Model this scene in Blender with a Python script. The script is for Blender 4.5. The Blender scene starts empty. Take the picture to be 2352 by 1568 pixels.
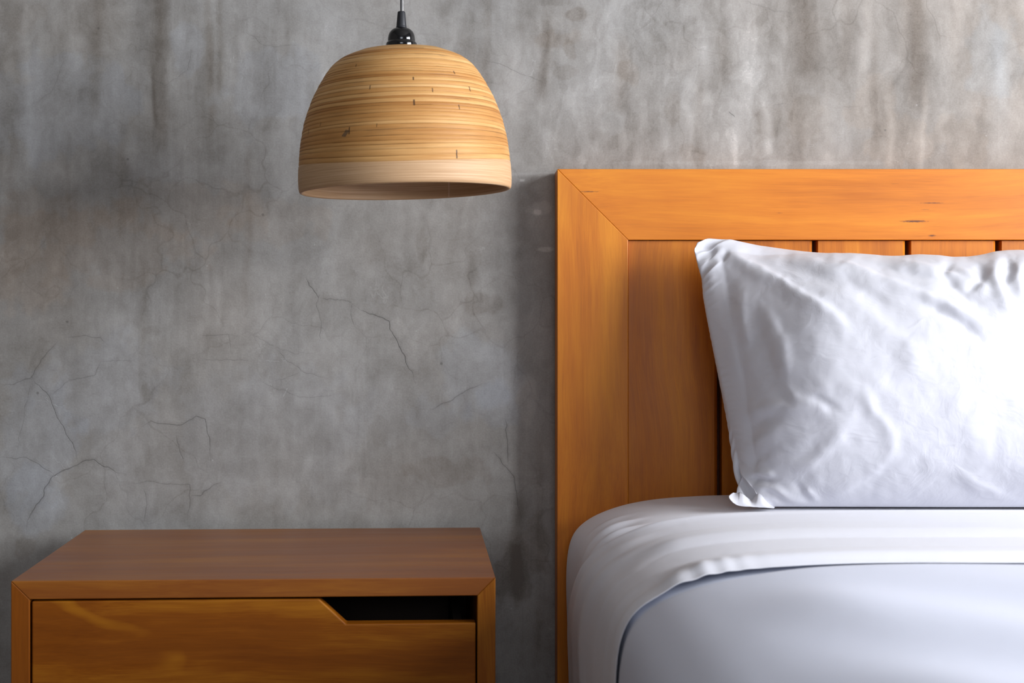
import bpy, bmesh, math, random
import numpy as np
from mathutils import Vector, Matrix

# ------------------------------------------------------------------ camera
C = bpy.context.scene.collection
SC = bpy.context.scene
F = 3200.0            # focal length in px of the 2352 wide frame
CX, CY = 1071.0, 700.0
ZW = 1.96             # camera to wall distance
HC = 0.86             # camera height
cam_d = bpy.data.cameras.new('camera')
cam = bpy.data.objects.new('camera', cam_d); C.objects.link(cam)
cam.location = (0, -ZW, HC); cam.rotation_euler = (math.pi/2, 0, 0)
cam_d.sensor_width = 36; cam_d.lens = F/2352*36
cam_d.shift_x = (1176-CX)/2352; cam_d.shift_y = -(784-CY)/2352
cam_d.clip_start = 0.02
cam_d.dof.use_dof = True; cam_d.dof.focus_distance = 1.86; cam_d.dof.aperture_fstop = 7.5
SC.camera = cam

def P(x, y, Z):
    """pixel of the photograph at distance Z from the camera -> world point"""
    return Vector(((x-CX)*Z/F, Z-ZW, HC-(y-CY)*Z/F))

# ------------------------------------------------------------------ world, light, exposure
w = bpy.data.worlds.new('world'); SC.world = w; w.use_nodes = True
w.node_tree.nodes['Background'].inputs[0].default_value = (0.55, 0.68, 0.9, 1)
w.node_tree.nodes['Background'].inputs[1].default_value = 0.3
SC.view_settings.view_transform = 'Standard'; SC.view_settings.look = 'None'
SC.view_settings.gamma = 1; SC.view_settings.use_curve_mapping = False
SC.view_settings.exposure = 0.0
# room extents
RX0, RX1, RY0, RZ1 = -2.1, 2.25, -4.2, 2.75
WY0, WY1, WZ0, WZ1 = -2.45, -0.70, 0.80, 2.05     # window opening in the right wall
def area(name, loc, rot, sx, sy, power, col):
    l = bpy.data.lights.new(name, 'AREA'); l.shape = 'RECTANGLE'; l.size = sx; l.size_y = sy
    l.energy = power; l.color = col
    o = bpy.data.objects.new(name, l); C.objects.link(o); o.location = loc; o.rotation_euler = rot
    return o
# daylight entering through the window of the right wall
area('window_daylight', (RX1+0.10, (WY0+WY1)/2, (WZ0+WZ1)/2), (0, math.pi/2, 0), WZ1-WZ0, WY1-WY0, 160, (0.93, 0.955, 1.0))
# added fill light, set in an added front window unseen behind the camera
area('added_front_fill', (0.2, RY0-0.08, 1.75), (math.pi/2, 0, 0), 1.3, 1.0, 24, (0.84, 0.90, 1.0))

# ------------------------------------------------------------------ node helpers
def new_mat(name):
    m = bpy.data.materials.new(name); m.use_nodes = True
    nt = m.node_tree; nt.nodes.clear()
    out = nt.nodes.new('ShaderNodeOutputMaterial'); b = nt.nodes.new('ShaderNodeBsdfPrincipled')
    nt.links.new(b.outputs[0], out.inputs[0])
    return m, nt, b
class N:
    def __init__(s, nt): s.nt = nt
    def node(s, t, **k):
        n = s.nt.nodes.new(t)
        for a, v in k.items(): setattr(n, a, v)
        return n
    def put(s, sock, v):
        if isinstance(v, bpy.types.NodeSocket): s.nt.links.new(v, sock)
        elif v is not None: sock.default_value = v
    def obj(s): return s.node('ShaderNodeTexCoord').outputs['Object']
    def map(s, v, scale=(1,1,1), loc=(0,0,0), rot=(0,0,0)):
        n = s.node('ShaderNodeMapping'); s.put(n.inputs[0], v)
        n.inputs['Location'].default_value = loc; n.inputs['Rotation'].default_value = rot; n.inputs['Scale'].default_value = scale
        return n.outputs[0]
    def noise(s, v, scale=1, detail=4, rough=.5, dist=0, out='Fac'):
        n = s.node('ShaderNodeTexNoise'); s.put(n.inputs['Vector'], v); s.put(n.inputs['Scale'], scale)
        n.inputs['Detail'].default_value = detail; n.inputs['Roughness'].default_value = rough; n.inputs['Distortion'].default_value = dist
        return n.outputs[out]
    def vor(s, v, scale, feature='F1', out='Distance'):
        n = s.node('ShaderNodeTexVoronoi', feature=feature); s.put(n.inputs['Vector'], v); n.inputs['Scale'].default_value = scale
        return n.outputs[out]
    def m(s, op, a, b=None, c=None, clamp=False):
        n = s.node('ShaderNodeMath', operation=op, use_clamp=clamp)
        for i, v in enumerate((a, b, c)):
            if v is not None: s.put(n.inputs[i], v)
        return n.outputs[0]
    def rng(s, v, a, b, c=0., d=1., smooth=False):
        n = s.node('ShaderNodeMapRange'); n.clamp = True
        if smooth: n.interpolation_type = 'SMOOTHSTEP'
        s.put(n.inputs[0], v)
        for i, q in enumerate((a, b, c, d)): s.put(n.inputs[i+1], q)
        return n.outputs[0]
    def ramp(s, f, stops):
        n = s.node('ShaderNodeValToRGB'); s.put(n.inputs[0], f); e = n.color_ramp.elements
        e[0].position = stops[0][0]; e[0].color = (*stops[0][1], 1)
        e[1].position = stops[-1][0]; e[1].color = (*stops[-1][1], 1)
        for p, c in stops[1:-1]:
            q = e.new(p); q.color = (*c, 1)
        return n.outputs[0]
    def mix(s, f, a, b, mode='MIX'):
        n = s.node('ShaderNodeMix', data_type='RGBA', blend_type=mode); s.put(n.inputs[0], f)
        for i, v in ((6, a), (7, b)):
            if isinstance(v, tuple): v = (*v[:3], 1)
            s.put(n.inputs[i], v)
        return n.outputs[2]
    def attr(s, name): return s.node('ShaderNodeAttribute', attribute_name=name).outputs['Fac']
    def sep(s, v):
        n = s.node('ShaderNodeSeparateXYZ'); s.put(n.inputs[0], v); return n.outputs
    def comb(s, x, y, z):
        n = s.node('ShaderNodeCombineXYZ')
        for i, v in enumerate((x, y, z)): s.put(n.inputs[i], v)
        return n.outputs[0]
    def vadd(s, a, b):
        n = s.node('ShaderNodeVectorMath', operation='ADD'); s.put(n.inputs[0], a); s.put(n.inputs[1], b); return n.outputs[0]
    def bump(s, h, strength, dist, prev=None):
        n = s.node('ShaderNodeBump'); s.put(n.inputs['Height'], h); n.inputs['Strength'].default_value = strength; n.inputs['Distance'].default_value = dist
        if prev is not None: s.put(n.inputs['Normal'], prev)
        return n.outputs[0]

def simple(name, col, rough=.6, spec=.5, metal=0, bump=None):
    m, nt, b = new_mat(name); n = N(nt)
    f = n.noise(n.obj(), 18, 4)
    b.inputs['Roughness'].default_value = rough; b.inputs['Specular IOR Level'].default_value = spec; b.inputs['Metallic'].default_value = metal
    n.put(b.inputs['Base Color'], n.mix(f, tuple(c*.88 for c in col), tuple(min(1, c*1.1) for c in col)))
    if bump: n.put(b.inputs['Normal'], n.bump(n.noise(n.obj(), bump[0], 4), bump[1], bump[2]))
    return m

# wood: grain along an axis of object space
def wood(name, axis, dark, mid, light, seed=0., rough=.48, coat=.15, coat_rough=.3, marks=(), cathedral=0., fleck=1., con=1., spec=.4):
    m, nt, b = new_mat(name); n = N(nt)
    co = n.obj()
    st = [1, 1, 1]; st[axis] = .07
    warp = n.noise(n.map(co, (2.2, 2.2, 2.2), (seed, seed*1.7, seed*.6)), 1, 2, .5, out='Color')
    wv = n.node('ShaderNodeVectorMath', operation='SCALE'); n.put(wv.inputs[0], warp); wv.inputs['Scale'].default_value = .05
    co2 = n.vadd(co, wv.outputs[0])
    def sc(k): return tuple(k*q for q in st)
    a = n.noise(n.map(co2, sc(22), (seed, seed, seed)), 1, 5, .55)
    bnd = n.noise(n.map(co2, sc(95), (seed*2, 0, seed)), 1, 4, .6)
    fib = n.noise(n.map(co2, tuple(q*(.35 if i == axis else 1) for i, q in enumerate(sc(700))), (0, seed, 0)), 1, 3, .6)
    cloud = n.noise(n.map(co, (5, 5, 5), (seed*3, 1, 2)), 1, 3, .5)
    f = n.m('ADD', n.m('MULTIPLY', a, .55), n.m('MULTIPLY', bnd, .3))
    f = n.m('ADD', f, n.m('MULTIPLY', cloud, .25))
    f = n.m('ADD', f, n.m('MULTIPLY', n.m('SUBTRACT', fib, .5), .22*fleck))
    col = n.ramp(n.rng(f, .54-.15/con, .54+.15/con), [(0, dark), (.5, mid), (1, light)])
    if cathedral:
        s = n.sep(co)
        lx = s[0] if axis != 0 else s[2]           # across grain
        la = s[axis]
        wob = n.noise(n.map(co, (3.2, 3.2, 9), (seed, 0, 0)), 1, 3, .5)
        u = n.m('ADD', n.m('MULTIPLY', lx, 55), n.m('MULTIPLY', wob, 12))
        u = n.m('ADD', u, n.m('MULTIPLY', n.m('MULTIPLY', la, la), -28))
        wv2 = n.m('SINE', u)
        thin = n.rng(wv2, .80, 1.0)
        fade = n.rng(n.noise(n.map(co, (6, 6, 16), (seed*5, 3, 0)), 1, 3), .48, .68)
        thin = n.m('MULTIPLY', n.m('MULTIPLY', thin, fade), cathedral)
        col = n.mix(thin, col, tuple(q for q in light) )
    for (mx, my, mz, rx, rz, amt) in marks:
        s = n.sep(co)
        nz = n.noise(n.map(co, (260, 260, 700)), 1, 2)
        dx = n.m('DIVIDE', n.m('SUBTRACT', s[0], mx), rx); dz = n.m('DIVIDE', n.m('SUBTRACT', s[2], mz), rz)
        d = n.m('SQRT', n.m('ADD', n.m('MULTIPLY', dx, dx), n.m('MULTIPLY', dz, dz)))
        d = n.m('ADD', d, n.m('MULTIPLY', n.m('SUBTRACT', nz, .5), 1.3))
        col = n.mix(n.rng(d, 1.1, .3, 0., amt), col, (.07, .022, .015))
    n.put(b.inputs['Base Color'], col)
    n.put(b.inputs['Roughness'], n.rng(bnd, .3, .7, rough-.05, rough+.06))
    b.inputs['Specular IOR Level'].default_value = spec; b.inputs['Coat Weight'].default_value = coat; b.inputs['Coat Roughness'].default_value = coat_rough
    n.put(b.inputs['Normal'], n.bump(n.m('ADD', bnd, n.m('MULTIPLY', fib, .5)), .12, .0006))
    return m
OD, OM, OL = (.40, .095, .004), (.65, .190, .007), (.82, .300, .016)
ND, NM, NL = (.150, .036, .0020), (.235, .064, .0025), (.40, .145, .007)
def mpt(x, y, Z=1.906):  # mark centre in world x / z
    p = P(x, y, Z); return p.x, p.z
mk = []
for (x, y, rx, ry, a) in ((2100, 508, 34, 3, .9), (2140, 466, 30, 1.6, .75), (2141, 541, 9, 3, .8), (1352, 440, 26, 1.6, .7), (1790, 489, 8, 1.2, .4), (2125, 481, 12, 1.5, .3), (2055, 422, 10, 1.5, .25)):
    X, Zz = mpt(x, y); mk.append((X, 0, Zz, rx*1.906/F, ry*1.906/F, a))
M = {}
M['wood_rail'] = wood('varnished_wood_rail', 0, OD, OM, OL, 1.3, marks=mk, con=.62)
M['wood_stile'] = wood('varnished_wood_stile', 2, tuple(c*.85 for c in OD), tuple(c*.9 for c in OM), tuple(c*.95 for c in OL), 4.1, con=.62)  # wood darkened a little, standing in for shade on the stile
for i in range(4):
    M['wood_board%d' % i] = wood('varnished_wood_board_%d' % i, 2, tuple(c*.75 for c in OD), tuple(c*(.80+.04*i) for c in OM), tuple(c*.9 for c in OL), 7.7+3.1*i, con=.65)
M['wood_backing'] = simple('dark_wood_backing', (.12, .035, .012), .6)
M['night_x'] = wood('nightstand_wood_along', 0, ND, NM, NL, 2.2, rough=.45, coat=.55, coat_rough=.38, con=.5)
M['night_z'] = wood('nightstand_wood_upright', 2, ND, NM, NL, 9.2, rough=.5, coat=.06, coat_rough=.38, con=.7, spec=.25)
M['night_drawer'] = wood('nightstand_drawer_wood', 0, ND, NM, NL, 5.2, rough=.5, coat=.04, coat_rough=.35, cathedral=1., con=.7, spec=.22)
M['dark_inside'] = simple('dark_drawer_inside', (.05, .03, .02), .8)

# white cotton
def cotton(name, col=(.86, .87, .90), crumple=.5, fine=.4, seed=0.):
    m, nt, b = new_mat(name); n = N(nt)
    co = n.map(n.obj(), (1, 1, 1), (seed, seed, 0))
    wp = n.noise(co, 9, 3, .5, out='Color')
    sv = n.node('ShaderNodeVectorMath', operation='SCALE'); n.put(sv.inputs[0], wp); sv.inputs['Scale'].default_value = .12
    c2 = n.vadd(co, sv.outputs[0])
    v = n.noise(c2, 30, 3, .5, 1.)
    cr = n.rng(n.m('ABSOLUTE', n.m('SUBTRACT', v, .5)), 0, .05, 1, 0, True)
    v2 = n.noise(n.map(c2, (1, 1, 1.6), (3, 1, 2), (0, .6, 0)), 70, 3, .5, 1.)
    cr2 = n.rng(n.m('ABSOLUTE', n.m('SUBTRACT', v2, .5)), 0, .06, 1, 0, True)
    msk = n.rng(n.noise(co, 5, 3), .42, .62)
    big = n.noise(c2, 24, 4, .55, .2)
    h = n.m('ADD', n.m('MULTIPLY', n.rng(n.m('ABSOLUTE', n.m('SUBTRACT', n.noise(n.map(c2, (9, 9, 26), (seed, 0, 0), (0, .7, 0)), 1, 2, .5), .5)), 0, .09, 1, 0, True), .13), n.m('MULTIPLY', n.m('MULTIPLY', n.rng(n.m('ABSOLUTE', n.m('SUBTRACT', n.noise(n.map(c2, (60, 60, 22), (0, seed, 2), (0, .5, 0)), 1, 2, .5), .5)), 0, .10, 1, 0, True), msk), .05))
    h = n.m('ADD', h, n.m('MULTIPLY', big, .9))
    b1 = n.bump(h, crumple, .004)
    wv = n.noise(n.map(co, (1, 1, 1)), 1600, 2)
    b2 = n.bump(wv, fine, .0002, b1)
    n.put(b.inputs['Normal'], b2)
    b.inputs['Base Color'].default_value = (*col, 1)
    b.inputs['Roughness'].default_value = .85; b.inputs['Specular IOR Level'].default_value = .2
    b.inputs['Sheen Weight'].default_value = .15; b.inputs['Sheen Roughness'].default_value = .5
    b.inputs['Subsurface Weight'].default_value = 0
    return m
M['pillow'] = cotton('pillow_cotton', (.645, .645, .695), .30, .3)
M['sheet'] = cotton('sheet_cotton', (.74, .745, .81), .10, .2, 3.)
M['blanket'] = cotton('blanket_cotton', (.66, .70, .83), .06, .2, 6.)
M['black_plastic'] = simple('black_bakelite', (.006, .006, .007), .12, .6)
M['black_matte'] = simple('black_matt_plastic', (.022, .023, .027), .45, .4)
M['cord'] = simple('black_cord', (.006, .006, .01), .5, .3)
M['wire'] = simple('steel_wire', (.35, .35, .36), .3, .5, 1.)
M['paint'] = simple('wall_paint', (.22, .21, .20), .85, .2)
M['ceiling'] = simple('ceiling_paint', (.30, .285, .26), .9, .2)
M['floor'] = wood('floor_boards', 0, (.10, .055, .03), (.15, .08, .045), (.2, .11, .06), 3.3)
M['mattress'] = simple('mattress_ticking', (.7, .69, .66), .9, .1)
M['window'] = simple('window_frame_paint', (.05, .05, .05), .4)

# ------------------------------------------------------------------ object helpers
def link(name, me, mat, parent=None, smooth=False):
    o = bpy.data.objects.new(name, me); C.objects.link(o)
    if mat is not None: me.materials.append(mat)
    if parent is not None: o.parent = parent
    if smooth:
        for p in me.polygons: p.use_smooth = True
    return o
def from_bm(name, bm, mat, parent=None, smooth=False):
    bmesh.ops.recalc_face_normals(bm, faces=bm.faces)
    me = bpy.data.meshes.new(name); bm.to_mesh(me); bm.free()
    return link(name, me, mat, parent, smooth)
def pydata(name, vs, fs, mat, parent=None, smooth=True):
    me = bpy.data.meshes.new(name); me.from_pydata([tuple(map(float, v)) for v in vs], [], [tuple(int(i) for i in f) for f in fs]); me.update()
    return link(name, me, mat, parent, smooth)
def empty(name, loc=(0, 0, 0), rz=0.):
    o = bpy.data.objects.new(name, None); C.objects.link(o); o.location = loc; o.rotation_euler = (0, 0, rz); o.empty_display_size = .05
    return o
def tag(o, label, cat, group=None, kind=None):
    o['label'] = label; o['category'] = cat
    if group: o['group'] = group
    if kind: o['kind'] = kind
    return o
def prism(poly, y0, y1, bev=.0012, seg=2):
    """polygon in x,z extruded from y0 to y1"""
    bm = bmesh.new()
    a = [bm.verts.new((x, y0, z)) for x, z in poly]; b = [bm.verts.new((x, y1, z)) for x, z in poly]
    k = len(poly)
    bm.faces.new(a); bm.faces.new(b[::-1])
    for i in range(k): bm.faces.new((a[i], b[i], b[(i+1) % k], a[(i+1) % k]))
    bmesh.ops.recalc_face_normals(bm, faces=bm.faces)
    if bev: bmesh.ops.bevel(bm, geom=list(bm.edges), offset=bev, segments=seg, affect='EDGES', profile=.5)
    return bm
def box(x0, x1, y0, y1, z0, z1, bev=.0012): return prism([(x0, z0), (x1, z0), (x1, z1), (x0, z1)], y0, y1, bev)
def lathe(prof, seg=96, mat=None, name='x', parent=None, cx=0, cy=0, cz=0):
    vs = []; fs = []
    for r, z in prof:
        for j in range(seg):
            a = 2*math.pi*j/seg; vs.append((cx+r*math.cos(a), cy+r*math.sin(a), cz+z))
    for i in range(len(prof)-1):
        for j in range(seg):
            k = (j+1) % seg; fs.append((i*seg+j, i*seg+k, (i+1)*seg+k, (i+1)*seg+j))
    return pydata(name, vs, fs, mat, parent)
def tube(name, pts, r, mat, parent=None, seg=10):
    prof = [(r, p[2]) for p in pts]
    return lathe(prof, seg, mat, name, parent, pts[0][0], pts[0][1], 0)

# numpy value noise
_rs = np.random.RandomState(7)
_lat = _rs.rand(256, 256)
def vnoise(x, y, seed=0):
    x = x+seed*17.3; y = y+seed*9.1
    xi = np.floor(x).astype(int); yi = np.floor(y).astype(int); fx = x-xi; fy = y-yi
    fx = fx*fx*(3-2*fx); fy = fy*fy*(3-2*fy)
    g = lambda a, b: _lat[a % 256, b % 256]
    return (g(xi, yi)*(1-fx)+g(xi+1, yi)*fx)*(1-fy)+(g(xi, yi+1)*(1-fx)+g(xi+1, yi+1)*fx)*fy
def fbm(x, y, oct=4, seed=0, rough=.5):
    t = 0; a = 1; s = 0
    for k in range(oct): t = t+a*vnoise(x*2**k, y*2**k, seed+k*3); s += a; a *= rough
    return t/s
def smooth01(t): t = np.clip(t, 0, 1); return t*t*(3-2*t)

#BODY
# ------------------------------------------------------------------ the setting
def struct(o): o['kind'] = 'structure'; return o
T = .15
struct(from_bm('floor', box(RX0-T, RX1+T, RY0-T, T, -.1, 0, 0), M['floor']))
struct(from_bm('ceiling', box(RX0-T, RX1+T, RY0-T, T, RZ1, RZ1+.1, 0), M['ceiling']))
struct(from_bm('wall_left', box(RX0-T, RX0, RY0, -.0005, 0, RZ1, 0), M['paint']))
def multi(boxes):
    bm = bmesh.new()
    for b in boxes:
        t = box(*b, 0); me = bpy.data.meshes.new('t'); t.to_mesh(me); t.free(); bm.from_mesh(me); bpy.data.meshes.remove(me)
    return bm
struct(from_bm('wall_right', multi([(RX1, RX1+T, RY0, WY0, 0, RZ1), (RX1, RX1+T, WY1, -.0005, 0, RZ1), (RX1, RX1+T, WY0, WY1, 0, WZ0), (RX1, RX1+T, WY0, WY1, WZ1, RZ1)]), M['paint']))
struct(from_bm('wall_front', multi([(RX0-T, -.45, RY0-T, RY0, 0, RZ1), (.85, RX1+T, RY0-T, RY0, 0, RZ1), (-.45, .85, RY0-T, RY0, 0, 1.25), (-.45, .85, RY0-T, RY0, 2.25, RZ1)]), M['paint']))
fw = .04; ym = (WY0+WY1)/2
struct(from_bm('window_1', multi([(RX1+.02, RX1+.07, WY0, WY0+fw, WZ0, WZ1), (RX1+.02, RX1+.07, WY1-fw, WY1, WZ0, WZ1), (RX1+.02, RX1+.07, WY0+fw, WY1-fw, WZ0, WZ0+fw), (RX1+.02, RX1+.07, WY0+fw, WY1-fw, WZ1-fw, WZ1), (RX1+.02, RX1+.07, ym-fw/2, ym+fw/2, WZ0+fw, WZ1-fw)]), M['window']))
struct(from_bm('added_fill_window', multi([(-.45, -.41, RY0-.07, RY0-.02, 1.25, 2.25), (.81, .85, RY0-.07, RY0-.02, 1.25, 2.25), (-.41, .81, RY0-.07, RY0-.02, 1.25, 1.29), (-.41, .81, RY0-.07, RY0-.02, 2.21, 2.25)]), M['window']))  # frame of the added fill-light window, never in view

# ---- polished cement wall behind the bed
def grid_axis(lo, hi, a, b, step, coarse=.06):
    return np.concatenate([np.arange(lo, a, coarse), np.arange(a, b, step), np.arange(b, hi, coarse), [hi]])
gx = grid_axis(RX0-T, RX1+T, -.70, .84, .0018); gz = grid_axis(0, RZ1, .28, 1.32, .0018)
XX, ZZ = np.meshgrid(gx, gz)
nx, nz = len(gx), len(gz)
px = CX+XX*F/ZW; py = CY+(HC-ZZ)*F/ZW            # where a point of the wall lies, in hundredths of the wall's own metre scale
u = px/100.; v = py/100.
wob = (fbm(u*1.3, v*.9, 4, 1)-.5)
wu = u+.35*(fbm(u*.9, v*1.1, 4, 15)-.5)*2; wv_ = v+.5*(fbm(u*1.1, v*.8, 4, 16)-.5)*2
def spot(x, y, rx, ry, edge=.5, ragged=.6, seed=0):
    d = np.sqrt(((px-x)/rx)**2+((py-y)/ry)**2)+ragged*(fbm(u*2.6, v*2.0, 4, 20+seed)-.5)*2
    return smooth01((1-d)/edge+.5)
def streak(x, w_, y0, y1, seed=0, fade=70.):
    xs = x+14*(fbm(v*.7, v*0+seed, 3, 40+seed)-.5)*2
    core = np.exp(-((px-xs)/w_)**2)
    ends = smooth01((py-y0)/fade+.5)*smooth01((y1-py)/fade+.5)
    return core*ends*(.45+.9*fbm(u*3+seed, v*.8, 4, 60+seed))
tone = np.zeros_like(px); warm = np.zeros_like(px); smoothp = np.zeros_like(px)
# general cloudiness and drips of the cement
tone += .40*(fbm(u*.55, v*.45, 5, 2)-.5)
colv = fbm(wu*1.5, wv_*.30, 6, 3, .62)-.5
up = smooth01((760-py)/500.)
tone += colv*(.16+.30*up)
colv2 = fbm(wu*5.0, wv_*.9, 5, 5, .65)-.5
tone += colv2*(.10+.22*up*smooth01((px-1000)/700.+.4))
tone += .34*(fbm(wu*2.2+2*wob, wv_*1.8, 6, 8, .62)-.5)+.16*(fbm(wu*9, wv_*7, 4, 9, .6)-.5)
for k, (x, w_, y0, y1, a, wa) in enumerate([
    (362, 20, -60, 330, -.24, .5), (478, 9, -60, 300, -.20, .5), (502, 8, -40, 210, -.16, .3), (225, 12, -60, 260, -.12, .3), (352, 5, 150, 300, -.25, .1),
    (66, 9, 20, 420, .12, 0), (12, 8, 120, 520, .10, 0), (390, 9, 60, 520, .07, 0), (330, 60, -60, 240, -.04, -.4), (20, 26, 40, 700, -.06, .3),
    (284, 10, 250, 560, -.12, .3), (570, 10, 300, 700, -.10, .2), (475, 8, 560, 740, .10, 0), (330, 9, 620, 900, -.10, .2), (500, 8, 620, 760, .09, 0),
    (1252, 14, 40, 220, -.20, .3), (1265, 8, 60, 200, .12, 0), (1170, 26, -50, 330, .10, 0), (1115, 10, -40, 400, -.10, .2), (1030, 30, 0, 240, -.05, .1),
    (1425, 20, 90, 240, -.10, .4), (1470, 14, 120, 420, .08, 0), (1660, 16, 60, 190, -.22, .2), (1610, 12, 180, 400, -.12, .2), (1530, 9, 150, 370, .18, 0), (1590, 26, 130, 300, .12, 0),
    (1616, 12, 40, 260, .14, 0), (1690, 10, 280, 380, .18, 0), (1725, 34, 60, 240, .16, 0), (1765, 14, 200, 330, .16, 0), (1740, 10, 250, 400, -.2, .2), (1850, 34, -40, 180, -.26, .4),
    (1820, 30, 180, 400, -.20, .3), (1985, 14, -40, 200, .16, .2), (2075, 12, -40, 160, .16, .3), (2105, 22, -40, 240, -.20, .7), (1940, 16, -40, 170, -.12, .3), (2050, 16, 150, 250, .12, .2),
    (2200, 16, -40, 200, .10, .3), (2230, 10, 30, 160, -.12, .2), (2330, 20, -40, 390, -.10, .2), (2300, 26, 60, 260, .07, -.6), (2120, 8, 200, 400, .18, .3), (2045, 10, 260, 390, .14, .3),
    (2010, 10, 80, 330, -.10, .2), (1900, 12, 180, 390, .06, .1), (2260, 18, 210, 400, -.10, .2), (160, 14, 300, 520, -.08, .2), (1085, 14, 590, 660, -.2, .1), (1240, 10, 1000, 1500, -.12, .2), (1190, 14, 1150, 1400, -.2, .3)]):
    s = streak(x, w_, y0, y1, k); tone += a*s*1.35; warm += wa*s
for k, (x, y, rx, ry, a, wa, rg) in enumerate([
    (1322, 32, 24, 15, -.20, .4, .5), (1285, 90, 40, 22, -.10, .5, 1.1), (1308, 108, 16, 24, -.14, .4, 1.1), (1435, 175, 22, 26, -.10, .5, 1.2), (1300, 165, 26, 14, -.12, .2, .9),
    (1405, 285, 28, 30, .14, -.2, .4), (1385, 350, 36, 40, .05, 0, .6), (1345, 240, 34, 60, .04, 0, .5), (1700, 130, 52, 130, .13, 0, .7), (1572, 120, 44, 40, .05, .1, .8), (1545, 250, 20, 34, -.12, .3, .6),
    (1745, 330, 26, 40, .15, 0, .9), (1680, 345, 20, 40, .12, 0, 1.), (1768, 270, 28, 40, -.14, .2, 1.), (1850, 270, 40, 50, -.09, .3, 1.2), (1930, 290, 40, 60, .04, -.1, .8), (1590, 360, 40, 25, -.10, .4, .9),
    (1100, 860, 90, 85, .07, -.8, .5), (1130, 930, 60, 50, .05, -.9, .5), (985, 960, 60, 40, .03, -.5, .9), (1112, 695, 34, 26, -.12, .2, 1.0), (965, 568, 12, 34, -.10, .1, 1.2), (1000, 760, 70, 55, .05, 0, .8),
    (912, 760, 18, 24, .10, .1, .5), (905, 790, 16, 14, .08, .1, .5), (880, 1000, 20, 40, -.08, .1, 1.3), (1045, 1080, 90, 30, -.10, .3, 1.1), (1090, 700, 30, 26, -.08, 0, .7),
    (240, 560, 210, 90, -.04, 1.0, .7), (60, 640, 90, 90, .04, 1.1, .6), (120, 500, 150, 60, -.03, .8, .7), (400, 480, 160, 60, -.02, .7, .8), (640, 500, 120, 50, 0, .6, .8),
    (150, 250, 170, 110, .02, -.9, .7), (620, 200, 110, 90, .05, -.7, .7), (430, 110, 40, 60, .10, -.7, .5), (90, 1000, 90, 150, .07, -.9, .6), (80, 1150, 70, 70, .07, -1.0, .5), (250, 900, 140, 110, .02, -.5, .8),
    (640, 1000, 200, 160, .06, -.3, .7), (300, 780, 24, 34, .10, -.1, .4), (345, 760, 26, 14, -.10, .1, 1.2), (380, 850, 22, 34, .08, 0, .8), (335, 900, 10, 22, -.10, .3, 1.2), (150, 1130, 14, 26, -.10, .2, 1.3), (60, 1250, 26, 30, -.14, .3, 1.3),
    (450, 1010, 60, 70, -.04, 0, .8), (1210, 920, 22, 60, .10, .3, .6), (1180, 1310, 40, 70, -.2, .3, .9), (1235, 1240, 30, 60, -.14, .4, 1.), (1160, 120, 60, 120, .05, -.1, .7), (2280, 130, 60, 90, .03, -.8, .7),
    (2200, 320, 60, 60, .02, .5, .8), (2060, 330, 60, 60, .02, .7, .8), (2000, 240, 60, 70, 0, .6, .8), (30, 30, 60, 40, -.03, .3, .8), (720, 300, 60, 60, .03, -.2, .8), (1240, 480, 26, 14, .16, .1, 1.2),
    (1255, 572, 20, 7, .35, .1, .6), (1236, 487, 10, 8, .25, .1, 1.2), (1198, 414, 10, 5, .4, 0, .8), (1250, 400, 90, 5, .12, 0, .9), (1700, 374, 300, 5, .10, -.2, .9)]):
    s = spot(x, y, rx, ry, .35, rg, k); tone += a*s*1.1; warm += wa*s*.8
smoothp = spot(1105, 880, 95, 100, .3, .5, 3)
warm += .9*smooth01((px-1300)/900.)*smooth01((700-py)/300.)+.5*(fbm(u*.5, v*.4, 4, 12)-.5)*2  # cement's own tint, plus warm light at upper right put into the colour
# trowel ridges: thin bright flame-like contours
ct = fbm(u*1.15+.8*wob, v*.55, 4, 33)
rid = np.exp(-((np.abs(((ct*9) % 1)-.5))/.035)**2)*smooth01((fbm(u*1.2, v*1.2, 3, 34)-.45)*6)
rid *= smooth01((px-1150)/120)*smooth01((1900-px)/150)*smooth01((480-py)/120)+.35*smooth01((fbm(u*.8, v*.8, 3, 35)-.55)*8)
tone += .09*rid
# sides of a trowel edge give a step in tone
tone += .09*(np.floor(ct*9) % 2-.5)*smooth01((px-1150)/120)*smooth01((1900-px)/150)*smooth01((480-py)/120)
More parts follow.
